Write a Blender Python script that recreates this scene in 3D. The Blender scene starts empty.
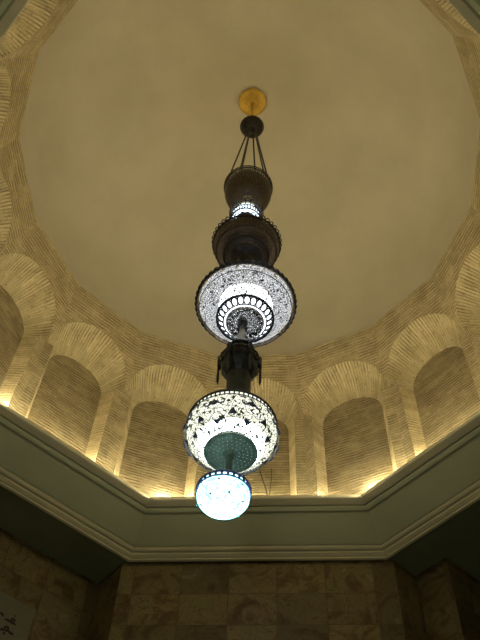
import bpy, math, random
from mathutils import Vector, Matrix
random.seed(7)
PI = math.pi
D = PI / 180
C = bpy.context.scene.collection
SC = bpy.context.scene

# ------------------------------------------------------------------ helpers
class MB:
    """collects faces with UVs (metres) and material slots, then links ONE mesh object"""
    def __init__(s): s.v = []; s.f = []; s.uv = []; s.m = []
    def face(s, pts, uvs=None, mi=0):
        i = len(s.v); s.v += [tuple(p) for p in pts]
        s.f.append(list(range(i, i + len(pts))))
        s.uv.append(uvs if uvs else [(0, 0)] * len(pts)); s.m.append(mi)
    def grid(s, P, UV=None, mi=0, closed=False, flip=False):
        """P[i][j] points, shared vertices"""
        n, m = len(P), len(P[0]); b = len(s.v)
        for row in P: s.v += [tuple(p) for p in row]
        for i in range(n - 1):
            for j in range(m if closed else m - 1):
                k = (j + 1) % m
                q = [b + i * m + j, b + i * m + k, b + (i + 1) * m + k, b + (i + 1) * m + j]
                if UV:
                    kk = j + 1
                    t = [UV[i][j], UV[i][kk], UV[i + 1][kk], UV[i + 1][j]]
                else: t = [(0, 0)] * 4
                if flip: q.reverse(); t = t[::-1]
                s.f.append(q); s.uv.append(t); s.m.append(mi)
    def revolve(s, prof, seg=64, uref=None, mi=0, cx=0, cy=0, a0=PI / 2):
        """lathe about a vertical axis; u = angle * uref, v = length along the profile"""
        uref = uref or max(r for r, z in prof)
        L = [0]
        for k in range(1, len(prof)): L.append(L[-1] + math.dist(prof[k], prof[k - 1]))
        P = [[(cx + r * math.cos(a0 + 2 * PI * j / seg), cy + r * math.sin(a0 + 2 * PI * j / seg), z) for j in range(seg)] for r, z in prof]
        UV = [[(2 * PI * j / seg * uref, l) for j in range(seg + 1)] for l in L]
        s.grid(P, UV, mi, closed=True)
    def tube(s, pts, rad, seg=8, mi=0, closed=False, caps=True):
        pts = [Vector(p) for p in pts]; n = len(pts)
        rads = rad if isinstance(rad, (list, tuple)) else [rad] * n
        rings = []; ref = None
        for i in range(n):
            a = pts[(i - 1) % n] if (closed or i > 0) else pts[i]
            b = pts[(i + 1) % n] if (closed or i < n - 1) else pts[i]
            t = (b - a).normalized()
            if ref is None: ref = t.orthogonal().normalized()
            ref = (ref - t * ref.dot(t)).normalized()
            bn = t.cross(ref)
            rings.append([pts[i] + rads[i] * (ref * math.cos(2 * PI * k / seg) + bn * math.sin(2 * PI * k / seg)) for k in range(seg)])
        if closed: rings.append(rings[0])
        s.grid(rings, None, mi, closed=True)
        if caps and not closed:
            s.face(rings[0][::-1], None, mi); s.face(rings[-1], None, mi)
    def ring(s, R, z, rad, seg=64, tseg=6, mi=0):
        s.tube([(R * math.cos(2 * PI * k / seg), R * math.sin(2 * PI * k / seg), z) for k in range(seg)], rad, tseg, mi, closed=True)
    def box(s, lo, hi, mi=0, M=None):
        x0, y0, z0 = lo; x1, y1, z1 = hi
        q = [Vector(p) for p in ((x0, y0, z0), (x1, y0, z0), (x1, y1, z0), (x0, y1, z0), (x0, y0, z1), (x1, y0, z1), (x1, y1, z1), (x0, y1, z1))]
        if M: w = [M @ p for p in q]
        else: w = q
        for f in ((3, 2, 1, 0), (4, 5, 6, 7), (0, 1, 5, 4), (1, 2, 6, 5), (2, 3, 7, 6), (3, 0, 4, 7)):
            nrm = (q[f[1]] - q[f[0]]).cross(q[f[2]] - q[f[1]])
            ax = max(range(3), key=lambda k: abs(nrm[k]))
            uv = [((p.x, p.y) if ax == 2 else (p.x, p.z) if ax == 1 else (p.y, p.z)) for p in (q[k] for k in f)]
            s.face([w[k] for k in f], uv, mi)
    def build(s, name, mats, parent=None, smooth=False):
        me = bpy.data.meshes.new(name)
        me.from_pydata(s.v, [], s.f)
        ul = me.uv_layers.new(name='UVMap'); k = 0
        for t in s.uv:
            for c in t: ul.data[k].uv = c; k += 1
        for m in (mats if isinstance(mats, (list, tuple)) else [mats]): me.materials.append(m)
        for p, mi in zip(me.polygons, s.m): p.material_index = mi; p.use_smooth = smooth
        me.validate(); me.update()
        if smooth: me.set_sharp_from_angle(angle=40 * D)
        o = bpy.data.objects.new(name, me); C.objects.link(o)
        if parent: o.parent = parent
        return o

def tag(o, label=None, cat=None, group=None, kind=None):
    if label: o['label'] = label
    if cat: o['category'] = cat
    if group: o['group'] = group
    if kind: o['kind'] = kind
    return o
def struct(o, label, cat, group=None): return tag(o, label, cat, group, 'structure')
def empty(name, loc=(0, 0, 0)):
    o = bpy.data.objects.new(name, None); C.objects.link(o); o.location = loc; o.empty_display_size = .1
    return o
def resample(poly, n):
    L = [0]
    for k in range(1, len(poly)): L.append(L[-1] + math.dist(poly[k], poly[k - 1]))
    out = []; k = 0
    for i in range(n + 1):
        d = L[-1] * i / n
        while k < len(poly) - 2 and L[k + 1] < d: k += 1
        t = (d - L[k]) / max(1e-9, L[k + 1] - L[k])
        out.append(tuple(a + (b - a) * t for a, b in zip(poly[k], poly[k + 1])))
    return out

# ------------------------------------------------------------------ materials
class NT:
    def __init__(s, name):
        s.mat = bpy.data.materials.new(name); s.mat.use_nodes = True
        s.t = s.mat.node_tree; s.n = s.t.nodes; s.n.clear()
        s.out = s.n.new('ShaderNodeOutputMaterial')
    def add(s, typ, **kw):
        n = s.n.new('ShaderNode' + typ)
        for k, v in kw.items():
            if k in n.inputs.keys(): s.set(n, k, v)
            else: setattr(n, k, v)
        return n
    def set(s, n, k, v):
        i = n.inputs[k]
        if isinstance(v, bpy.types.NodeSocket): s.t.links.new(v, i)
        else:
            if isinstance(v, tuple) and len(v) == 3 and i.type == 'RGBA': v = v + (1,)
            i.default_value = v
    def mix(s, f, a, b, mode='MIX'):
        n = s.n.new('ShaderNodeMix'); n.data_type = 'RGBA'; n.blend_type = mode
        for idx, v in ((0, f), (6, a), (7, b)):
            if isinstance(v, bpy.types.NodeSocket): s.t.links.new(v, n.inputs[idx])
            else: n.inputs[idx].default_value = (v + (1,)) if isinstance(v, tuple) and len(v) == 3 else v
        return n.outputs[2]
    def math(s, op, a, b=0.0, clamp=False):
        n = s.n.new('ShaderNodeMath'); n.operation = op; n.use_clamp = clamp
        for idx, v in ((0, a), (1, b)):
            if isinstance(v, bpy.types.NodeSocket): s.t.links.new(v, n.inputs[idx])
            else: n.inputs[idx].default_value = v
        return n.outputs[0]
    def ramp(s, f, stops):
        n = s.n.new('ShaderNodeValToRGB'); s.t.links.new(f, n.inputs[0])
        e = n.color_ramp.elements
        while len(e) < len(stops): e.new(.5)
        for k, (p, c) in enumerate(stops):
            e[k].position = p; e[k].color = (c + (1,)) if isinstance(c, tuple) else (c, c, c, 1)
        return n.outputs[0]
    def uv(s): return s.add('UVMap').outputs[0]
    def obj(s): return s.add('TexCoord').outputs['Object']
    def bsdf(s, **kw):
        b = s.add('BsdfPrincipled', **kw); s.t.links.new(b.outputs[0], s.out.inputs[0]); return b
    def bump(s, h, strength=.5, dist=.01):
        return s.add('Bump', Height=h, Strength=strength, Distance=dist).outputs[0]

def mat_brick(name, c1, c2, cm, w=.22, h=.045, line=.8, bump=.6, fade=False):
    """thin hand laid courses: wavering bed joints that come and go, faint head joints, each brick its own tone"""
    n = NT(name); uv = n.uv()
    sx = n.add('SeparateXYZ', Vector=uv)
    wob = n.add('TexNoise', Vector=uv, Scale=3.5, Detail=3.0)
    vv = n.math('ADD', n.math('MULTIPLY', sx.outputs[1], 1 / h), n.math('MULTIPLY', wob.outputs['Fac'], 1.1))
    fr = n.math('FRACT', vv); idx = n.math('FLOOR', vv)
    edge = n.math('MINIMUM', fr, n.math('SUBTRACT', 1., fr))
    ln = n.ramp(edge, [(.10, 1.), (.27, 0.)])
    come = n.add('TexNoise', Vector=uv, Scale=5.0, Detail=3.0, Roughness=.6)
    ln = n.math('MULTIPLY', ln, n.ramp(come.outputs['Fac'], [(.36, .1), (.60, 1.)]))
    if fade: ln = n.math('MULTIPLY', ln, n.ramp(sx.outputs[0], [(.05, .35), (.34, 1.)]))
    uu = n.math('ADD', n.math('MULTIPLY', sx.outputs[0], 1 / w), n.math('MULTIPLY', idx, .37))
    uf = n.math('FRACT', uu); ui = n.math('FLOOR', uu)
    head = n.math('MULTIPLY', n.math('LESS_THAN', uf, .045), .3)
    cmb = n.add('CombineXYZ', X=ui, Y=idx)
    wn = n.add('TexWhiteNoise', Vector=cmb.outputs[0])
    col = n.mix(wn.outputs['Value'], c1, c2)
    big = n.add('TexNoise', Vector=n.obj(), Scale=2.2, Detail=5.0, Roughness=.65)
    col = n.mix(.5, col, n.ramp(big.outputs['Fac'], [(.3, (.5, .47, .42)), (.5, (.95, .95, .95)), (.72, (1.2, 1.2, 1.2))]), 'MULTIPLY')
    fine = n.add('TexNoise', Vector=uv, Scale=45.0, Detail=3.0)
    col = n.mix(.45, col, n.ramp(fine.outputs['Fac'], [(.3, (.55, .55, .55)), (.7, (1.2, 1.2, 1.2))]), 'MULTIPLY')
    jt = n.math('MAXIMUM', n.math('MULTIPLY', ln, line), head)
    col = n.mix(jt, col, cm)
    hgt = n.math('SUBTRACT', n.math('MULTIPLY', fine.outputs['Fac'], .3), jt)
    n.bsdf(**{'Base Color': col, 'Roughness': .9, 'Normal': n.bump(hgt, bump, .012)})
    return n.mat

def mat_plain(name, col, rough=.6, metal=0., var=.15, scale=3., bump=0.):
    n = NT(name); nz = n.add('TexNoise', Vector=n.obj(), Scale=scale, Detail=5.0)
    lo = tuple(c * (1 - var) for c in col); hi = tuple(min(1, c * (1 + var)) for c in col)
    kw = {'Base Color': n.ramp(nz.outputs['Fac'], [(.35, lo), (.65, hi)]), 'Roughness': rough, 'Metallic': metal}
    if bump: kw['Normal'] = n.bump(n.add('TexNoise', Vector=n.obj(), Scale=scale * 12, Detail=4.0).outputs['Fac'], bump, .004)
    n.bsdf(**kw); return n.mat

def mat_dome():
    n = NT('dome_plaster'); o = n.obj()
    sx = n.add('SeparateXYZ', Vector=o)
    ang = n.math('ARCTAN2', sx.outputs[0], sx.outputs[1])
    # faint trowel seams radiating from the crown
    gore = n.math('ABSOLUTE', n.math('SINE', n.math('MULTIPLY', ang, 16.0)))
    seam = n.math('LESS_THAN', gore, .035)
    nz = n.add('TexNoise', Vector=o, Scale=1.1, Detail=6.0, Roughness=.6)
    col = n.ramp(nz.outputs['Fac'], [(.3, (.63, .585, .46)), (.55, (.69, .645, .515)), (.75, (.73, .68, .55))])
    brk = n.add('TexNoise', Vector=o, Scale=4.0, Detail=2.0)
    col = n.mix(n.math('MULTIPLY', seam, n.math('MULTIPLY', brk.outputs['Fac'], .16)), col, (.45, .40, .28))
    fn = n.add('TexNoise', Vector=o, Scale=35.0, Detail=4.0)
    n.bsdf(**{'Base Color': col, 'Roughness': .85, 'Normal': n.bump(fn.outputs['Fac'], .12, .006)})
    return n.mat

def mat_onyx(name='onyx_tiles', bw=.555, bh=.415):
    n = NT(name); uv = n.uv(); o = n.obj()
    b = n.add('TexBrick', Vector=uv, Color1=(0, 0, 0), Color2=(1, 1, 1), Mortar=(.5, .5, .5), Scale=1.0)
    b.inputs['Mortar Size'].default_value = .005; b.inputs['Brick Width'].default_value = bw; b.inputs['Row Height'].default_value = bh; b.offset = 0
    # each slab samples its own stretch of the stone
    off = n.add('VectorMath', operation='SCALE'); n.t.links.new(b.outputs['Color'], off.inputs[0]); off.inputs['Scale'].default_value = 7.0
    vv = n.add('VectorMath', operation='ADD'); n.t.links.new(o, vv.inputs[0]); n.t.links.new(off.outputs[0], vv.inputs[1])
    nz = n.add('TexNoise', Vector=vv.outputs[0], Scale=2.6, Detail=8.0, Roughness=.68, Distortion=1.3)
    col = n.ramp(nz.outputs['Fac'], [(.28, (.04, .027, .012)), (.42, (.12, .084, .036)), (.52, (.20, .16, .075)), (.62, (.16, .145, .065)), (.75, (.31, .27, .16))])
    vein = n.add('TexNoise', Vector=vv.outputs[0], Scale=4.0, Detail=5.0, Distortion=2.0)
    vl = n.math('LESS_THAN', n.math('ABSOLUTE', n.math('SUBTRACT', vein.outputs['Fac'], .5)), .012)
    col = n.mix(n.math('MULTIPLY', vl, .6), col, (.06, .03, .012))
    tone = n.ramp(b.outputs['Color'], [(0., (.62, .6, .58)), (1., (1.3, 1.27, 1.2))])
    col = n.mix(1., col, tone, 'MULTIPLY')
    col = n.mix(n.math('MULTIPLY', b.outputs['Fac'], .55), col, (.05, .04, .022))
    n.bsdf(**{'Base Color': col, 'Roughness': .35, 'Normal': n.bump(n.math('SUBTRACT', 1., b.outputs['Fac']), .4, .004)})
    return n.mat

def mat_pierced(name, metal, scale, thr, rough=.4, metallic=.9, su=1., distort=.0, arab=0., tint=None):
    """sheet metal cut through with a fine arabesque: the openings are really open"""
    n = NT(name); uv = n.uv()
    mp = n.add('Mapping', Vector=uv); mp.inputs['Scale'].default_value = (scale * su, scale, 1)
    v = mp.outputs[0]
    if distort:
        nz = n.add('TexNoise', Vector=v, Scale=.7, Detail=2.0)
        va = n.add('VectorMath', operation='SCALE'); n.t.links.new(nz.outputs['Color'], va.inputs[0]); va.inputs['Scale'].default_value = distort
        vb = n.add('VectorMath', operation='ADD'); n.t.links.new(v, vb.inputs[0]); n.t.links.new(va.outputs[0], vb.inputs[1]); v = vb.outputs[0]
    vo = n.add('TexVoronoi', Vector=v, Scale=1.0, feature='DISTANCE_TO_EDGE', voronoi_dimensions='2D')
    hole = n.math('GREATER_THAN', vo.outputs['Distance'], thr)
    if arab:      # curling stems and leaves left standing in the sheet
        sw = n.add('TexNoise', Vector=v, Scale=.55, Detail=1.0, Distortion=1.6)
        stem = n.math('GREATER_THAN', n.math('ABSOLUTE', n.math('SUBTRACT', sw.outputs['Fac'], .5)), .022 * arab)
        lf = n.add('TexNoise', Vector=v, Scale=1.3, Detail=0.0)
        leaf = n.math('LESS_THAN', lf.outputs['Fac'], .72 - .03 * arab)
        hole = n.math('MULTIPLY', n.math('MULTIPLY', stem, leaf), n.math('GREATER_THAN', vo.outputs['Distance'], thr))
    b = n.add('BsdfPrincipled', **{'Base Color': metal, 'Metallic': metallic, 'Roughness': rough})
    if tint: b = n.add('BsdfTransparent', Color=tint)     # coloured glass instead of metal
    tr = n.add('BsdfTransparent'); mx = n.add('MixShader')
    n.t.links.new(hole, mx.inputs[0]); n.t.links.new(b.outputs[0], mx.inputs[1]); n.t.links.new(tr.outputs[0], mx.inputs[2])
    n.t.links.new(mx.outputs[0], n.out.inputs[0]); return n.mat

def mat_lit(name, col, s):
    n = NT(name); e = n.add('Emission', Color=col, Strength=s); n.t.links.new(e.outputs[0], n.out.inputs[0]); return n.mat

TAN1, TAN2, JOINT = (.65, .55, .33), (.51, .425, .245), (.14, .105, .055)
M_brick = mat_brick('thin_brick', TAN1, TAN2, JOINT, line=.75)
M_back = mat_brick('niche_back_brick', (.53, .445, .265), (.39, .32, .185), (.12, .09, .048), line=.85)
M_hood = mat_brick('hood_brick', (.65, .56, .34), (.52, .445, .26), (.12, .09, .045), w=.60, h=.045, line=.78, fade=True)
M_dome = mat_dome()
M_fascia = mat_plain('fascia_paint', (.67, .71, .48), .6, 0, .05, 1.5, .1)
M_lip = mat_plain('lip_paint', (.66, .63, .43), .6, 0, .06, 1.5)
M_cornice = mat_plain('cornice_paint', (.72, .68, .46), .6, 0, .05, 2)
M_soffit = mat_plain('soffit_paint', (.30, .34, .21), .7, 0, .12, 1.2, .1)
M_onyx = mat_onyx()
M_floor = mat_onyx('floor_stone', .6, .6)
M_slab = mat_plain('inscription_marble', (.17, .17, .12), .35, 0, .12, 3)
M_ink = mat_plain('ink', (.012, .011, .010), .5, 0, .1, 4)
M_bronze = mat_plain('dark_bronze', (.034, .029, .027), .4, .4, .45, 16, .2)
M_lining = mat_plain('bowl_lining_brass', (.16, .125, .10), .6, .1, .4, 25)
M_blackmetal = mat_plain('blackened_metal', (.034, .046, .06), .45, .5, .3, 12, .2)
M_gold = mat_plain('brass', (.70, .45, .075), .42, .4, .12, 9)
M_silver = mat_plain('silver_metal', (.75, .77, .8), .35, .5, .1, 9)
M_steel = mat_plain('dark_silver', (.16, .165, .18), .35, .8, .4, 22, .2)
M_enamel = mat_plain('dark_blue_enamel', (.10, .13, .33), .4, .1, .25, 10)
M_green = mat_plain('green_patina', (.20, .27, .215), .5, .05, .22, 16, .2)
M_pb = mat_pierced('pierced_bronze', (.06, .047, .04), 34, .30, .45, .5, 1, .5)
M_ps = mat_pierced('pierced_silver', (.40, .41, .44), 50, .08, .4, .5, 1, .6, 1.6)
M_pw = mat_pierced('pierced_filigree', (.22, .25, .22), 30, .05, .4, .3, 1, .8, 1.25)
M_pc = mat_pierced('pierced_open_filigree', (.35, .65, .65), 26, .06, .4, .1, 1, .8, 1.3, tint=(.34, .82, .88))
M_pg = mat_pierced('pierced_patina', (.085, .125, .095), 52, .40, .4, .5, 1, .3)
M_pd = mat_pierced('pierced_base', (.10, .105, .115), 60, .36, .35, .6, 1, .5)
M_glass_dish = mat_lit('lit_glass_dish', (.93, .96, 1.), .95)
M_tube = mat_lit('lit_chimney', (.93, .97, 1.), 4.)
M_glass_ring = mat_lit('lit_glass_ring', (.9, .95, 1.), 2.6)
M_glass_neck = mat_lit('lit_glass_neck', (.72, .88, 1.), 3.2)
M_glass_bowl = mat_lit('lit_glass_bowl', (.98, 1., .80), 1.25)
M_glow_bowl = mat_lit('lit_bowl_lamp', (.9, 1., .97), 6.)
M_glass_low = mat_lit('lit_glass_bottom', (.60, 1., 1.), 2.8)
M_cable = mat_plain('cable_rubber', (.02, .018, .016), .6, 0, .1, 5)

# ------------------------------------------------------------------ measures (camera eye is z = 0, floor 1.6 m below)
ZL, ZS = 7.015, 6.63             # lip of the light ledge, soffit
A1, A2 = 3.0, 3.66               # apothems of lip and cornice
RIM_A, RIM_Z = 2.733, 9.466      # sixteen-sided rim of the dome
K16 = math.tan(11.25 * D)

def pol(th, r, t, z):            # th = bearing from the far side (+y), clockwise
    return (r * math.sin(th) + t * math.cos(th), r * math.cos(th) - t * math.sin(th), z)

# ------------------------------------------------------------------ dome
m = MB(); prof = []
for k in range(33):
    a = PI / 2 * k / 32
    prof.append((2.83 * math.cos(a), RIM_Z - .02 + 2.63 * math.sin(a)))
prof[-1] = (.001, prof[-1][1])
m.revolve(prof, 128)
struct(m.build('ceiling', M_dome, smooth=True), 'smooth cream plaster dome over the brick drum', 'ceiling')

# ------------------------------------------------------------------ drum: sixteen niches
BACK_R, BACK_W, SPR_B, APX_B = 3.262, .412, 8.40, 8.765
FRONT_W, SPR_F, APX_F, ARC_W = .490, 8.47, 9.085, .598
Z0 = 6.986
def rf(z):                        # leaning front surface of the drum
    if z < 7.2: return 3.117
    if z < 8.47: return 3.117 + (3.055 - 3.117) * (z - 7.2) / 1.27
    return 3.055 + (RIM_A - 3.055) * (z - 8.47) / (RIM_Z - 8.47)
def bay(th, labels, incl):
    root = empty('wall_niche', pol(th, 3.2, 0, Z0))
    off = Vector(root.location)
    P = lambda r, t, z: tuple(Vector(pol(th, r, t, z)) - off)
    u0 = th * 3.2 / .21
    # back wall
    m = MB(); N = 24
    arc = [(BACK_W * math.cos(PI - PI * k / N), SPR_B + (APX_B - SPR_B) * math.sin(PI * k / N) ** .85) for k in range(N + 1)]
    poly = [(BACK_W, Z0), (-BACK_W, Z0)] + arc
    poly = poly[:-1] + [arc[-1]]
    m.face([P(BACK_R, t, z) for t, z in poly], [(t + th * 3.2, z) for t, z in poly])
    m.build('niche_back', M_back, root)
    # jambs
    for s in (-1, 1):
        m = MB(); zs = [Z0 + (SPR_B - Z0) * k / 4 for k in range(5)]
        g = []; uv = []
        for k in range(5):
            zf = Z0 + (SPR_F - Z0) * k / 4
            g.append([P(rf(zf), s * FRONT_W, zf), P(BACK_R, s * BACK_W, zs[k])]); uv.append([(0, zf), (.19, zs[k])])
        m.grid(g, uv); m.build('jamb', M_brick, root)
    # hood: conical shell of radial bricks between the back arch and the front arch
    m = MB(); NA = 40; NR = 5; g = []; uv = []; L = 0; prev = None
    for k in range(NA + 1):
        a = PI - PI * k / NA
        ti, zi = BACK_W * math.cos(a), SPR_B + (APX_B - SPR_B) * math.sin(a) ** .85
        to, zo = ARC_W * math.cos(a), SPR_F + (APX_F - SPR_F) * math.sin(a) ** .95
        if prev: L += math.dist(prev, (to, zo))
        prev = (to, zo); row = []; ur = []
        for q in range(NR + 1):
            w = q / NR; bulge = .045 * math.sin(PI * w)
            r = BACK_R + (rf(zo) - BACK_R) * w
            row.append(P(r + bulge * .6, ti + (to - ti) * (w + bulge), zi + (zo - zi) * (w + bulge * 1.2)))
            ur.append((w * .42 + .02, L))
        g.append(row); uv.append(ur)
    m.grid(g, uv); m.build('arch_hood', M_hood, root, smooth=True)
    # spandrel with the horizontal courses up to the rim
    m = MB(); g = []; uv = []; NZ = 4
    cols = [(-rf(SPR_F) * K16, SPR_F)] + [(ARC_W * math.cos(PI - PI * k / NA), SPR_F + (APX_F - SPR_F) * math.sin(PI * k / NA) ** .95) for k in range(NA + 1)] + [(rf(SPR_F) * K16, SPR_F)]
    for t, z in cols:
        tt = t / (rf(SPR_F) * K16) * RIM_A * K16
        row = []; ur = []
        for q in range(NZ + 1):
            w = q / NZ; zz = z + (RIM_Z - z) * w; t2 = t + (tt - t) * w
            row.append(P(rf(zz), t2, zz)); ur.append((t2 + th * 3.2, (zz - SPR_F) * 1.06))
        g.append(row); uv.append(ur)
    m.grid(g, uv)
    m.face([P(RIM_A, -RIM_A * K16, RIM_Z), P(RIM_A, RIM_A * K16, RIM_Z), P(2.98, 2.98 * K16, RIM_Z + .005), P(2.98, -2.98 * K16, RIM_Z + .005)], [(0, 0), (1, 0), (1, .2), (0, .2)])
    m.build('spandrel', M_brick, root)
    # half piers left and right of the opening, folded at the corner of the drum, with their little caps under the hood
    for s in (-1, 1):
        m = MB(); g = []; uv = []
        for k in range(7):
            z = Z0 + (SPR_F - Z0) * k / 6
            ts = [FRONT_W, (FRONT_W + rf(z) * K16) / 2, rf(z) * K16]
            g.append([P(rf(z), s * t, z) for t in ts])
            uv.append([(s * t + th * 3.2, z + incl[s] * (rf(z) * K16 - t)) for t in ts])
        m.grid(g, uv)
        m.face([P(rf(SPR_F), s * FRONT_W, SPR_F), P(rf(SPR_F), s * rf(SPR_F) * K16, SPR_F), P(BACK_R, s * BACK_W, SPR_B)], [(0, 0), (.1, 0), (.1, .18)])
        m.build('pier', M_brick, root)
    struct(root, labels, 'wall niche')
ordn = ['', 'first', 'second', 'third', 'fourth', 'fifth', 'sixth', 'seventh']
for k in range(-7, 9):
    if k == 0: lab = 'arched brick niche straight behind the big pierced bowls of the chandelier'
    elif k == 8: lab = 'arched brick niche opposite the one behind the chandelier bowls'
    else: lab = 'arched brick niche, %s to the %s of the one behind the chandelier' % (ordn[abs(k)], 'right' if k > 0 else 'left')
    inc = {-1: 0., 1: 0.}
    if k == 0: inc[1] = 0.
    if k == 1: inc[-1] = -.9
    if k == -1: inc[-1] = .6
    if k == -2: inc[1] = 0.
    if k == 2: inc[-1] = .1
    bay(k * 22.5 * D, lab, inc)

# ------------------------------------------------------------------ octagonal light ledge, fascia and cornice
K8 = 1 / math.cos(22.5 * D)
def octa(prof, name, mat, lab, cat):
    m = MB()
    for k in range(8):
        a = k * 45 * D; g = []; uv = []; L = 0
        for i, (r, z) in enumerate(prof):
            if i: L += math.dist(prof[i], prof[i - 1])
            h = r * math.tan(22.5 * D)
            g.append([pol(a, r, -h, z), pol(a, r, h, z)]); uv.append([(-h, L), (h, L)])
        m.grid(g, uv)
    return struct(m.build(name, mat), lab, cat)
octa([(3.75, 6.985), (3.03, 6.99), (3.0, 7.015), (3.0, 6.978), (3.008, 6.968), (3.078, 6.932), (3.088, 6.936), (3.098, 6.95)], 'trim_1', M_lip, 'narrow olive cream lip edging the octagonal light ledge', 'trim')
octa([(3.098, 6.95), (3.104, 6.925), (3.145, 6.902), (3.155, 6.914), (3.51, 6.715), (3.518, 6.738)], 'trim_2', M_fascia, 'broad plain olive grey sloping fascia of the octagonal ledge', 'trim')
octa([(3.518, 6.738), (3.528, 6.70), (3.55, 6.682), (3.572, 6.675), (3.578, 6.684), (3.584, 6.66), (3.62, 6.635), (3.628, 6.638), (3.634, 6.618), (3.662, 6.610), (3.67, ZS + .01)], 'trim_3', M_cornice, 'stepped cream cornice along the bottom of the octagonal fascia', 'trim')
# soffit outside the cornice
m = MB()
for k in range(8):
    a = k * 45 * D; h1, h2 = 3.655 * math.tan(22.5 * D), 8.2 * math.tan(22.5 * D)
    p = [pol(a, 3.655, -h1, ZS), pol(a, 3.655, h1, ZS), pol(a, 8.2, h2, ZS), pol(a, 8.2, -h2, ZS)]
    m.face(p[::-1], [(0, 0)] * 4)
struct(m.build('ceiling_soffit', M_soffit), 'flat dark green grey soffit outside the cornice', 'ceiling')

# ------------------------------------------------------------------ lower room of onyx slabs
FL = -1.6
def wallseg(name, p0, p1, lab, th=.2, z0=FL, z1=ZS, uo=0., mat=None, cat='wall'):
    """solid slab from p0 to p1 (plan), room on the left hand side when walking p0 -> p1"""
    p0, p1 = Vector((*p0, 0)), Vector((*p1, 0)); d = (p1 - p0); L = d.length; d.normalize()
    nrm = Vector((d.y, -d.x, 0))
    M = Matrix(((d.x, nrm.x, 0, p0.x), (d.y, nrm.y, 0, p0.y), (0, 0, 1, 0), (0, 0, 0, 1)))
    m = MB(); m.box((0, 0, z0), (L, th, z1), M=M)
    m.uv = [[(u + uo, v - 5.76 + .415 * 30) for u, v in t] for t in m.uv]
    return struct(m.build(name, mat or M_onyx), lab, cat)
def dg(a, r, t): q = pol(a * D, r, t, 0); return (q[0], q[1])
W = 1.6; RC = 3.7
names = {0: 'wall_front', 90: 'wall_right', -90: 'wall_left'}
wallseg('wall_front', (W, RC), (-W, RC), 'wide brown onyx tiled wall under the front of the cornice', uo=-.81 + .555 * 40)
wallseg('wall_right', dg(90, RC, W), dg(90, RC, -W), 'brown onyx tiled wall on the right, outside the view')
wallseg('wall_left', dg(-90, RC, W), dg(-90, RC, -W), 'brown onyx tiled wall on the left, outside the view')
# diagonal recesses
for a, nm in ((-45, 'front_left'), (135, 'back_right'), (-135, 'back_left')):
    lab = {'front_left': 'dark mottled onyx wall of the left diagonal recess', 'back_right': 'onyx wall of the recess behind right', 'back_left': 'onyx wall of the recess behind left'}[nm]
    wallseg('wall_' + nm, dg(a, 4.26, 1.5), dg(a, 4.26, -1.5), lab, uo=.79 - 1.5 + .555 * 40 + .03)
    for s, w in ((-1, 'left'), (1, 'right')):
        c, e = dg(a, 3.748, s * 1.485), dg(a, 4.26, s * 1.5)
        A, B = (e, c) if s < 0 else (c, e)
        wallseg('wall_%s_return' % nm, A, B, 'narrow %s side face of the %s recess' % (w, nm.replace('_', ' ')), th=.1)
# right diagonal: two piers with a dark deep opening between
a = 45
for s, w in ((-1, 'left'), (1, 'right')):
    c, e = dg(a, 3.748, s * 1.485), dg(a, 4.5, s * 1.5)
    A, B = (e, c) if s < 0 else (c, e)
    wallseg('wall_front_right_return', A, B, 'narrow dark %s side face of the right diagonal recess' % w, th=.1)
    t0, t1 = sorted((s * 1.02, s * 1.47))
    m = MB(); M = Matrix.Rotation(-a * D, 4, 'Z')
    m.box((t0, 4.135, FL), (t1, 5.6, ZS), M=M)
    m.uv = [[(u - s * 1.02 + 20 * .555 + .05, v - 5.97 + .8 * 30) for u, v in t] for t in m.uv]
    struct(m.build('pilaster', M_onyx), 'marble pilaster on the %s side of the dark right hand opening' % w, 'pilaster')
wallseg('wall_front_right', dg(a, 5.6, 1.6), dg(a, 5.6, -1.6), 'dark back wall deep inside the right hand opening')
# passage behind the viewer
wallseg('wall_passage_right', (W, -7), (W, -RC), 'onyx wall on the right of the entrance passage', uo=.1)
wallseg('wall_passage_left', (-W, -RC), (-W, -7), 'onyx wall on the left of the entrance passage', uo=.1)
wallseg('wall_back', (-W, -7), (W, -7), 'onyx end wall of the entrance passage behind the viewer')
m = MB(); m.box((-7.5, -7.5, FL - .2), (7.5, 7.5, FL))
struct(m.build('floor', M_floor), 'stone slab floor below the dome', 'floor')

# inscription slab on the left diagonal wall
sl = empty('inscription_panel', (0, 0, 0))
aL = -45 * D
M = Matrix.Rotation(45 * D, 4, 'Z')
def lw(t, z, r=4.24): return pol(aL, r, t, z)
m = MB(); m.box((-.95, 4.24, 4.3), (.785, 4.258, 5.86), M=M)
m.build('slab', M_slab, sl)
strokes = [[(0.395, 5.62), (0.419, 5.616), (0.449, 5.601)],
 [(0.472, 5.578), (0.503, 5.582), (0.544, 5.579), (0.577, 5.576), (0.608, 5.577)],
 [(0.555, 5.593), (0.543, 5.606), (0.562, 5.625), (0.584, 5.621), (0.576, 5.594)],
 [(0.454, 5.436), (0.477, 5.453), (0.502, 5.454)],
 [(0.506, 5.462), (0.496, 5.482), (0.512, 5.502), (0.537, 5.503), (0.54, 5.473), (0.521, 5.454), (0.509, 5.461)],
 [(0.54, 5.473), (0.563, 5.461), (0.592, 5.457), (0.614, 5.459)],
 [(0.493, 5.414), (0.521, 5.424)], [(0.568, 5.671), (0.58, 5.666)]]
m = MB()
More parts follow.
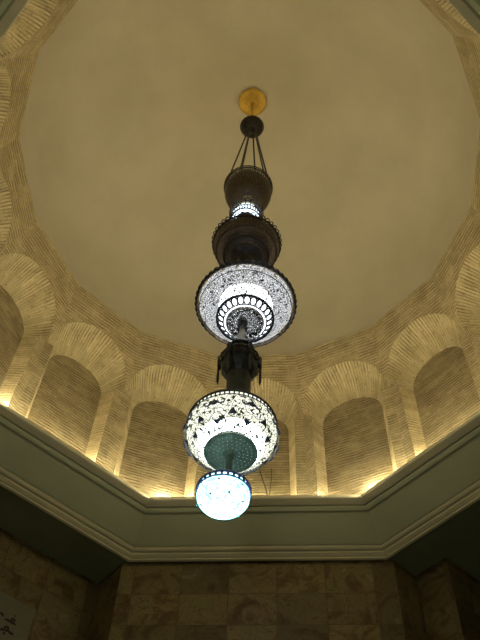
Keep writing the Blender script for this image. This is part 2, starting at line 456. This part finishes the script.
for s in strokes:
    n = len(s); rr = [.009 + .007 * math.sin(PI * (i + .5) / n) for i in range(n)]
    L_, R_ = [], []
    for i, (t, z) in enumerate(s):
        a_, b_ = s[max(0, i - 1)], s[min(n - 1, i + 1)]
        dx, dz = b_[0] - a_[0], b_[1] - a_[1]; l = math.hypot(dx, dz) or 1
        ox, oz = -dz / l * rr[i], dx / l * rr[i]
        L_.append((t + ox, z + oz)); R_.append((t - ox, z - oz))
    for r0 in (4.2385,):
        m.grid([[lw(t, z, 4.2385) for t, z in L_], [lw(t, z, 4.2365) for t, z in s], [lw(t, z, 4.2385) for t, z in R_]])
tag(m.build('calligraphy', M_ink, sl), 'black flowing calligraphy strokes')
tag(sl, 'pale marble slab with black calligraphy on the dark left wall', 'inscription')

# ------------------------------------------------------------------ the chandelier
ch = empty('chandelier', (0, 0, 12.07))
tag(ch, 'tall tiered pierced metal chandelier hanging from the dome on a brass rose', 'chandelier')
h = Vector((-.38995, 4.12829, 0)).normalized(); side = Vector((h.y, -h.x, 0))
def level(z, s): return Vector((side.x * s, side.y * s, z - 12.07))
def place(o, z, s=0.): o.location = level(z, s); return o
def scallops(m, R, z, n, w, hgt, rad, drop=0, mi=0):
    """ring of little open arches standing on a rim"""
    for k in range(n):
        a0 = 2 * PI * k / n; pts = []
        for q in range(7):
            t = q / 6; a = a0 + 2 * PI / n * t; e = math.sin(PI * t) ** .6 * w; zz = z + math.sin(PI * t) ** .6 * hgt
            pts.append(((R + e) * math.cos(a), (R + e) * math.sin(a), zz))
        m.tube(pts, rad, 5, mi, caps=False)

# rose, rod, ball, hangers
m = MB(); m.revolve([(.001, -.085), (.02, -.085), (.03, -.06), (.06, -.045), (.075, -.05), (.09, -.035), (.16, -.022), (.185, -.03), (.205, -.015), (.205, .015)], 64)
place(m.build('ceiling_rose', M_gold, ch, True), 12.03)
m = MB(); m.revolve([(.02, 0), (.02, -.2), (.032, -.22), (.02, -.24), (.02, -.80)], 16)
place(m.build('rod', M_gold, ch, True), 11.96)
m = MB(); pr = [(max(.001, .155 * math.sin(PI * k / 24)), .15 * math.cos(PI * k / 24)) for k in range(25)]
m.revolve(pr, 48); m.ring(.156, 0, .008, 48, 6)
for k in range(16):
    a = 2 * PI * k / 16
    m.tube([(.158 * math.sin(PI * q / 12) * math.cos(a), .158 * math.sin(PI * q / 12) * math.sin(a), .153 * math.cos(PI * q / 12)) for q in range(1, 12)], .004, 5)
ball = place(m.build('ball', M_bronze, ch, True), 11.02, .012)
m = MB(); m.revolve([(.05, .02), (.055, 0), (.03, -.03), (.02, -.05), (.001, -.055)], 20)
m.build('ball_cap', M_bronze, ball, True).location = (0, 0, -.15)
for k in range(6):
    a = 2 * PI * (k + .2) / 6
    m = MB(); r0, r1 = .05, .272
    m.tube([(r0 * math.cos(a), r0 * math.sin(a), 0), (r1 * math.cos(a), r1 * math.sin(a), -1.86)], .0105, 6)
    place(m.build('hanging_rod', M_bronze, ch, True), 10.87, .012)

# upper small bowl
m = MB(); pr = []
for k in range(17):
    a = PI / 2 * k / 16
    pr.append((max(.10, .275 * math.cos(a) ** .75), -.37 * math.sin(a)))
m.revolve([(.262, .05), (.272, .03)] + pr + [(.10, -.47)], 64, .26)
b1 = place(m.build('upper_bowl', M_pb, ch, True), 8.94, .005)
m = MB(); m.revolve([(.245, .045), (.26, .0), (.25, -.12), (.20, -.25), (.095, -.31)], 48)
m.build('bowl_lining', M_lining, b1, True)
m = MB(); m.ring(.275, .05, .009, 64); m.ring(.284, .085, .005, 64); scallops(m, .272, .05, 36, .01, .03, .004)
m.build('scalloped_rim', M_bronze, b1, True)
# lit neck below it
m = MB(); m.revolve([(.115, .30), (.12, .24), (.15, .19), (.155, .05), (.13, -.05)], 48)
nk = place(m.build('lit_neck', M_glass_neck, ch, True), 8.17, 0); nk.scale = (1, 1, .72)
m = MB(); m.ring(.172, .20, .008, 48); m.ring(.185, .245, .006, 48); m.ring(.168, .10, .007, 48); m.ring(.165, -.02, .009, 48)
scallops(m, .172, .20, 20, .016, .05, .005)
for k in range(20):
    a = 2 * PI * k / 20
    m.tube([(.170 * math.cos(a), .170 * math.sin(a), .20), (.168 * math.cos(a), .168 * math.sin(a), .10)], .006, 5)
for k in range(34):
    a = 2 * PI * k / 34
    m.tube([(.168 * math.cos(a), .168 * math.sin(a), .10), (.166 * math.cos(a + .09), .166 * math.sin(a + .09), .04), (.165 * math.cos(a), .165 * math.sin(a), -.02)], .007, 5)
m.build('neck_grille', M_bronze, nk, True)

# second bowl, dark with a lacy rim
m = MB()
m.revolve([(.335, .06), (.338, .0), (.325, -.07), (.28, -.145), (.20, -.19), (.165, -.20)], 72, .3)
b2 = place(m.build('middle_bowl', M_pb, ch, True), 7.58, .02)
m = MB(); m.revolve([(.32, .06), (.322, .0), (.308, -.065), (.265, -.135), (.165, -.185)], 64)
m.build('bowl_lining', M_lining, b2, True)
m = MB(); m.ring(.335, .06, .010, 72); scallops(m, .338, .06, 40, .024, .03, .006); m.ring(.348, .045, .005, 72); scallops(m, .338, .02, 40, .018, .02, .004)
m.build('scalloped_rim', M_bronze, b2, True)
m = MB(); m.revolve([(.165, .0), (.165, -.02), (.15, -.03), (.11, -.035), (.075, -.06), (.07, -.25), (.05, -.35), (.045, -1.3)], 40); m.ring(.165, -.01, .01, 48); m.ring(.25, .055, .006, 48)
m.build('bowl_base', M_bronze, b2, True).location = (0, 0, -.20)
m = MB()
for q in range(2):
    R, z = ((.312, -.095), (.235, -.173))[q]
    m.ring(R, z - .004, .007, 64)
m.build('band', M_bronze, b2, True)
# shoulder neck that opens into the wide dish
m = MB(); m.revolve([(.045, .62), (.06, .55), (.14, .50), (.19, .42), (.17, .36), (.20, .30), (.205, .22)], 48, .2)
place(m.build('dish_neck', M_bronze, ch, True), 6.48, .03)

# wide shallow dish
m = MB()
dish = [(.455, .03), (.457, .0), (.435, -.05), (.395, -.105), (.345, -.150), (.295, -.185), (.262, -.20)]
m.revolve(dish, 96, .36)
dz = place(m.build('wide_dish', M_ps, ch, True), 6.455, .04); dz.scale = (.985, .985, 1)
m = MB(); m.revolve([(r - .02, z + .025) for r, z in dish[1:5]] + [(.318, -.06), (.252, .045)], 72)
m.build('dish_glass', M_glass_dish, dz, True)
m = MB(); m.revolve([(.16, .05), (.24, .045), (.250, .02), (.250, -.12), (.235, -.185)], 56)
m.build('lamp_chimney', M_tube, dz, True)
m = MB(); m.ring(.456, .03, .010, 96); m.ring(.430, -.062, .004, 96); scallops(m, .455, .01, 48, .017, .012, .009); scallops(m, .455, .035, 48, .012, .025, .005)
m.build('scalloped_rim', M_blackmetal, dz, True)
# rosette cut-outs: small dark studs around the dish
for k in range(14):
    a = 2 * PI * (k + .5) / 14
    for (r, z, sz) in ((.388, -.118, .013), (.42, -.078, .008)):
        p = Vector((r * math.cos(a), r * math.sin(a), z)); t = Vector((-math.sin(a), math.cos(a), 0)); o = Vector((math.cos(a) * .6, math.sin(a) * .6, -.8)); v = t.cross(o).normalized()
        m = MB(); c = [p + o * .004 + t * sz, p + o * .004 + v * sz, p + o * .004 - t * sz, p + o * .004 - v * sz]; top = p + o * .012
        for i in range(4): m.face([c[i], c[(i + 1) % 4], top])
        m.build('stud', M_blackmetal, dz)
# petal ring with real oval openings
def petal_ring(r0, z0, r1, z1, n, gap=.12, seg=20):
    m = MB(); nrm = Vector((z0 - z1, 0, -(r0 - r1))).normalized()
    for k in range(n):
        def S(u, v, off=0.):
            a = 2 * PI * (k + u) / n; r = r0 + (r1 - r0) * v + nrm.x * off; z = z0 + (z1 - z0) * v + nrm.z * off
            return (r * math.cos(a), r * math.sin(a), z)
        sq = []; el = []
        for q in range(seg):
            t = 2 * PI * q / seg; cx, sy = math.cos(t), math.sin(t); k_ = 1 / max(abs(cx), abs(sy))
            sq.append((.5 + .5 * cx * k_, .5 + .5 * sy * k_)); el.append((.5 + (.5 - gap) * cx, .5 + .44 * sy))
        for q in range(seg):
            w = (q + 1) % seg
            m.face([S(*sq[q]), S(*sq[w]), S(*el[w]), S(*el[q])])
            m.face([S(*el[q]), S(*el[w]), S(*el[w], -.012), S(*el[q], -.012)])
    return m
m = petal_ring(.252, -.215, .196, -.265, 24)
m.ring(.258, -.21, .010, 72); m.revolve([(.262, -.20), (.262, -.225), (.250, -.225)], 72); m.ring(.196, -.267, .006, 64)
m.build('petal_ring', M_blackmetal, dz)
m = MB(); m.revolve([(.245, -.200), (.195, -.246), (.160, -.256), (.02, -.252)], 64)
m.build('ring_glass', M_glass_ring, dz, True)
m = MB(); m.revolve([(.176, -.268), (.172, -.282), (.16, -.286), (.11, -.276), (.06, -.278), (.055, -.30), (.001, -.30)], 56, .2); 
m.build('dish_base', M_pd, dz, True)
db = C.objects['dish_base']
m = MB(); m.ring(.168, -.288, .005, 56); m.build('base_ring', M_silver, db, True)
for k in range(20):
    a = 2 * PI * k / 20; p = (.145 * math.cos(a), .145 * math.sin(a), -.285)
    m = MB(); m.tube([(p[0] * 1.06, p[1] * 1.06, p[2]), (p[0] * .9, p[1] * .9, p[2] + .005)], .008, 5)
    m.build('base_stud', M_steel, db, True)
m = MB(); m.revolve([(.02, 0), (.024, -.08), (.036, -.2), (.052, -.30), (.07, -.34)], 24)
place(m.build('stem', M_silver, ch, True), 6.18, .02).scale = (1, 1, 1.25)

# lantern shaped neck with six hanging drops
def ngon_loft(prof, n, rot=0., sub=6):
    m = MB(); P = []
    for r, z in prof: P.append([(r * math.cos(rot + 2 * PI * k / n), r * math.sin(rot + 2 * PI * k / n), z) for k in range(n)])
    m.grid(P, None, 0, True); return m
m = ngon_loft([(.001, .045), (.10, .045), (.112, .02), (.108, -.02), (.13, -.045), (.158, -.085), (.165, -.12), (.160, -.21), (.145, -.27), (.11, -.325), (.098, -.34), (.095, -.36)], 12, 15 * D)
lt = place(m.build('lantern_neck', M_blackmetal, ch), 5.73, .012)
m = MB(); m.revolve([(.095, -.34), (.098, -.40), (.096, -.58), (.11, -.66), (.14, -.74), (.16, -.86), (.05, -.90)], 40)
m.build('lower_neck', M_blackmetal, lt, True)
m = MB()
for k in range(12):     # small arched relief panels round the body
    a = 2 * PI * k / 12 + 30 * D; pts = []
    for q in range(9):
        t = q / 8; dx = -.026 + .052 * t; zz = -.20 + .07 * math.sin(PI * t) ** .5
        r = .163
        pts.append((r * math.cos(a) - dx * math.sin(a), r * math.sin(a) + dx * math.cos(a), zz))
    m.tube(pts, .006, 5)
    m.tube([(.158 * math.cos(a), .158 * math.sin(a), -.21), (.166 * math.cos(a), .166 * math.sin(a), -.17)], .012, 6)
m.ring(.168, -.12, .009, 12); m.ring(.114, .02, .009, 36)
tag(m.build('relief', M_bronze, lt, True), 'bronze arched relief panels')
for k in range(6):
    a = 2 * PI * k / 6 + 3 * D
    m = MB(); ca, sa = math.cos(a), math.sin(a)
    Mx = Matrix(((ca, -sa, 0, 0), (sa, ca, 0, 0), (0, 0, 1, 0), (0, 0, 0, 1)))
    m.box((.12, -.014, -.115), (.182, .014, -.075), M=Mx)
    m.box((.158, -.018, -.20), (.184, .018, -.10), M=Mx)
    m.tube([(.172 * ca, .172 * sa, -.20), (.172 * ca, .172 * sa, -.40), (.168 * ca, .168 * sa, -.44)], [.010, .012, .004], 6)
    m.build('hanging_drop', M_blackmetal, lt)

# big lit bowl
def surf(prof):                         # maps (angle, length along profile, offset) to a point on the bowl
    L = [0]
    for k in range(1, len(prof)): L.append(L[-1] + math.dist(prof[k], prof[k - 1]))
    def f(a, s, off=0.):
        s = max(0, min(L[-1] - 1e-6, s)); k = 0
        while L[k + 1] < s: k += 1
        t = (s - L[k]) / (L[k + 1] - L[k]); (r0, z0), (r1, z1) = prof[k], prof[k + 1]
        r, z = r0 + (r1 - r0) * t, z0 + (z1 - z0) * t
        nx, nz = -(z1 - z0), (r1 - r0); l = math.hypot(nx, nz); nx, nz = nx / l, nz / l
        if nx < 0: nx, nz = -nx, -nz
        if nz > 0.4: nx, nz = -nx, -nz
        return ((r + nx * off) * math.cos(a), (r + nx * off) * math.sin(a), z + nz * off), r
    return f, L[-1]
big = [(.335, .05), (.348, .02), (.355, -.02), (.352, -.06), (.337, -.10), (.309, -.14), (.272, -.172), (.232, -.195), (.19, -.208)]
big = resample(big, 24)
m = MB(); m.revolve(big, 96, .33)
f, LT = surf(big)
MS = 1.12
def plate(m, a0, s0, shape, mi):
    pts = []
    for du, ds in shape:
        p, r = f(a0, s0 + MS * ds); q, _ = f(a0 + MS * du / r, s0 + MS * ds, .006); pts.append(q)
    c, _ = f(a0, s0 + MS * sum(d[1] for d in shape) / len(shape), .008)
    for i in range(len(pts)): m.face([c, pts[i], pts[(i + 1) % len(pts)]], None, mi)
def scroll(m, a0, s0, path, rad, mi):
    out = []
    for du, ds in path:
        p, r = f(a0, s0 + MS * ds); q, _ = f(a0 + MS * du / r, s0 + MS * ds, .006); out.append(q)
    m.tube(out, rad, 5, mi)
for k in range(8):
    a0 = 2 * PI * k / 8 + 118 * D
    # palmette with two side scrolls
    plate(m, a0, .105, [(0, -.034), (.014, -.012), (.034, -.006), (.018, .012), (0, .02), (-.018, .012), (-.034, -.006), (-.014, -.012)], 1)
    for s in (-1, 1):
        scroll(m, a0, .105, [(s * .02, .004), (s * .045, .014), (s * .066, .004), (s * .068, -.014), (s * .052, -.018), (s * .048, -.006)], [.007, .007, .006, .005, .004, .003], 1)
    a1 = a0 + PI / 8
    plate(m, a1, .185, [(0, -.028), (.03, .014), (.015, .018), (0, .014), (-.015, .018), (-.03, .014)], 1)
    plate(m, a1, .07, [(0, -.026), (.012, 0), (0, .026), (-.012, 0)], 1)
    plate(m, a0, .245, [(0, .026), (.03, -.018), (0, -.01), (-.03, -.018)], 1)
bb = place(m.build('lit_bowl', [M_pw, M_enamel], ch, True), 4.70, -.02)
m = MB(); m.revolve([(r - .02, z + .018) for r, z in big[1:17]] + [(.29, -.05), (.247, .03)], 72)
m.build('bowl_glass', M_glass_bowl, bb, True)
m = MB(); m.revolve([(.12, .06), (.235, .035), (.246, .02), (.246, -.14), (.195, -.195)], 56)
m.build('lamp_chimney', M_glow_bowl, bb, True)
m = MB(); m.ring(.332, .095, .010, 96); m.ring(.340, .047, .004, 96)
for k in range(60):
    a = 2 * PI * k / 60; m.tube([(.337 * math.cos(a), .337 * math.sin(a), .045), (.334 * math.cos(a), .334 * math.sin(a), .09)], .0075, 4)
m.build('beaded_rim', M_blackmetal, bb, True)
m = MB(); m.revolve([(.329, .09), (.331, .05), (.335, .0)], 64); m.build('rim_glass', M_glass_bowl, bb, True)
m = MB(); m.revolve([(.16, .12), (.25, .115), (.325, .092)], 64); m.build('bowl_lid', M_blackmetal, bb, True)
m = MB(); m.revolve([(.192, -.200), (.192, -.215), (.18, -.222), (.17, -.212), (.12, -.222), (.05, -.228), (.001, -.23)], 64, .2)
m.ring(.190, -.215, .006, 64)
bp = m.build('bowl_base', M_green, bb, True)
m = MB()
for rr, n in ((.155, 30), (.125, 24), (.095, 18), (.065, 12)):
    for k in range(n):
        a = 2 * PI * (k + .5 * (n % 4 == 0)) / n; p = Vector((rr * math.cos(a), rr * math.sin(a), -.2145 - (.17 - rr) * .13))
        t = Vector((-math.sin(a), math.cos(a), 0)) * .004; o = Vector((math.cos(a), math.sin(a), 0)) * .005; z = Vector((0, 0, -.004))
        m.face([p + t + z, p + o + z, p - t + z, p - o + z])
tag(m.build('punched_dot', mat_lit('lit_dots', (.8, 1, .85), .35), bb), 'pale light dots punched in the base', kind='stuff')
m = MB(); m.revolve([(.045, 0), (.04, -.015), (.022, -.03), (.032, -.05), (.022, -.075), (.02, -.20), (.045, -.235), (.085, -.275), (.10, -.31), (.095, -.335)], 24)
place(m.build('lower_stem', M_green, ch, True), 4.475, -.028)

# bottom lamp, the brightest
low = resample([(.182, .03), (.190, .0), (.185, -.035), (.158, -.072), (.11, -.096), (.06, -.106), (.001, -.110)], 18)
MS = .6
m = MB(); m.revolve(low, 72, .17)
f, LT = surf(low)
for k in range(7):
    a0 = 2 * PI * k / 7 - 95 * D
    plate(m, a0, .045, [(0, -.016), (.018, 0), (0, .02), (-.018, 0)], 1)
    plate(m, a0 + PI / 7, .13, [(0, -.022), (.016, .0), (0, .016), (-.016, .0)], 1)
bl = place(m.build('bottom_lamp', [M_pc, mat_plain('teal_enamel', (.2, .6, .62), .4, .2, .2, 12)], ch, True), 4.045, -.052)
m = MB(); m.revolve([(max(.001, r - .008), z + .008) for r, z in low], 56)
m.build('lamp_glass', M_glass_low, bl, True)
m = MB(); m.ring(.183, .068, .009, 64); m.ring(.186, .03, .006, 64)
for k in range(28):
    a = 2 * PI * k / 28; m.tube([(.186 * math.cos(a), .186 * math.sin(a), .028), (.184 * math.cos(a), .184 * math.sin(a), .066)], .0115, 4)
m.build('beaded_rim', M_enamel, bl, True)
m = MB(); m.revolve([(.02, .10), (.07, .105), (.12, .095), (.18, .068)], 48); m.build('glow_lid', M_glass_low, bl, True)  # lid made to glow, unseen from below, added to light the bowl base above

# two dark cables down the back of the middle niche
for lab, pts in (('longer dark cable bowing down the niche wall beside the lit bowl', [(.035, 3.245, 7.75), (.045, 3.245, 7.66), (.075, 3.24, 7.53), (.108, 3.235, 7.40), (.133, 3.21, 7.24), (.135, 3.15, 6.995)]),
                 ('short faint cable to the right of the bowed cable in the niche', [(.185, 3.245, 7.72), (.185, 3.245, 7.55), (.17, 3.24, 7.35), (.155, 3.22, 7.18), (.15, 3.17, 6.995)])):
    m = MB(); m.tube(pts, .007 if 'longer' in lab else .005, 6)
    tag(m.build('cable', M_cable, smooth=True), lab, 'cable', 'cables in the middle niche')

# ------------------------------------------------------------------ light: concealed warm lamps on the ledge, one per niche
def ledge_lamp(th, r, t, e):
    l = bpy.data.lights.new('ledge_lamp', 'POINT'); l.energy = e; l.color = (1., .86, .55); l.shadow_soft_size = .03
    o = bpy.data.objects.new('ledge_lamp', l); C.objects.link(o); o.location = pol(th, r, t, 7.03)
for k in range(-7, 9):
    th = k * 22.5 * D
    w = {-3: (3, 4, 7), -2: (3, 4, 7.5), 2: (7.5, 4, 3), -1: (2.8, 8.5, 3), 0: (2.8, 7, 2.8), 1: (3, 8.5, 2.8)}.get(k, (4.2, 5, 4.2))
    if abs(k) >= 5: w = (2.4, 2.6, 2.4)          # dimmed above the entrance side so the near hoods come out darker
    elif abs(k) < 4: w = tuple(1.12 * q for q in w)
    ledge_lamp(th, 3.095, -.41, w[0])
    ledge_lamp(th, 3.205 if k % 2 else 3.17, .17 if k % 2 else 0., w[1])
    ledge_lamp(th, 3.095, .41, w[2])
# unseen warm fill, added in the entrance passage to brighten fascia and lower room
l = bpy.data.lights.new('passage_fill', 'POINT'); l.energy = 100.; l.color = (1., .97, .68); l.shadow_soft_size = .25
o = bpy.data.objects.new('passage_fill', l); C.objects.link(o); o.location = (0, -6.2, 2.2)

w = bpy.data.worlds.new('night'); SC.world = w; w.use_nodes = True
w.node_tree.nodes['Background'].inputs[0].default_value = (0, 0, 0, 1)

# ------------------------------------------------------------------ camera
cam = bpy.data.cameras.new('camera'); co = bpy.data.objects.new('camera', cam); C.objects.link(co)
fw = Vector((-0.05281, 0.55188, 0.83225)); rt = Vector((0.99832, 0.049, 0.03085)); up = Vector((0.02375, -0.83248, 0.55354))
co.matrix_world = Matrix(((rt.x, up.x, -fw.x, .38995), (rt.y, up.y, -fw.y, -4.12829), (rt.z, up.z, -fw.z, 0), (0, 0, 0, 1)))
cam.sensor_fit = 'VERTICAL'; cam.sensor_height = 24.; cam.lens = 834.73 / 640 * 24; cam.clip_start = .05; cam.clip_end = 100
SC.camera = co
vs = SC.view_settings
SC.display_settings.display_device = 'sRGB'
vs.view_transform = 'Standard'; vs.look = 'None'; vs.exposure = .12; vs.gamma = 1.; vs.use_curve_mapping = False
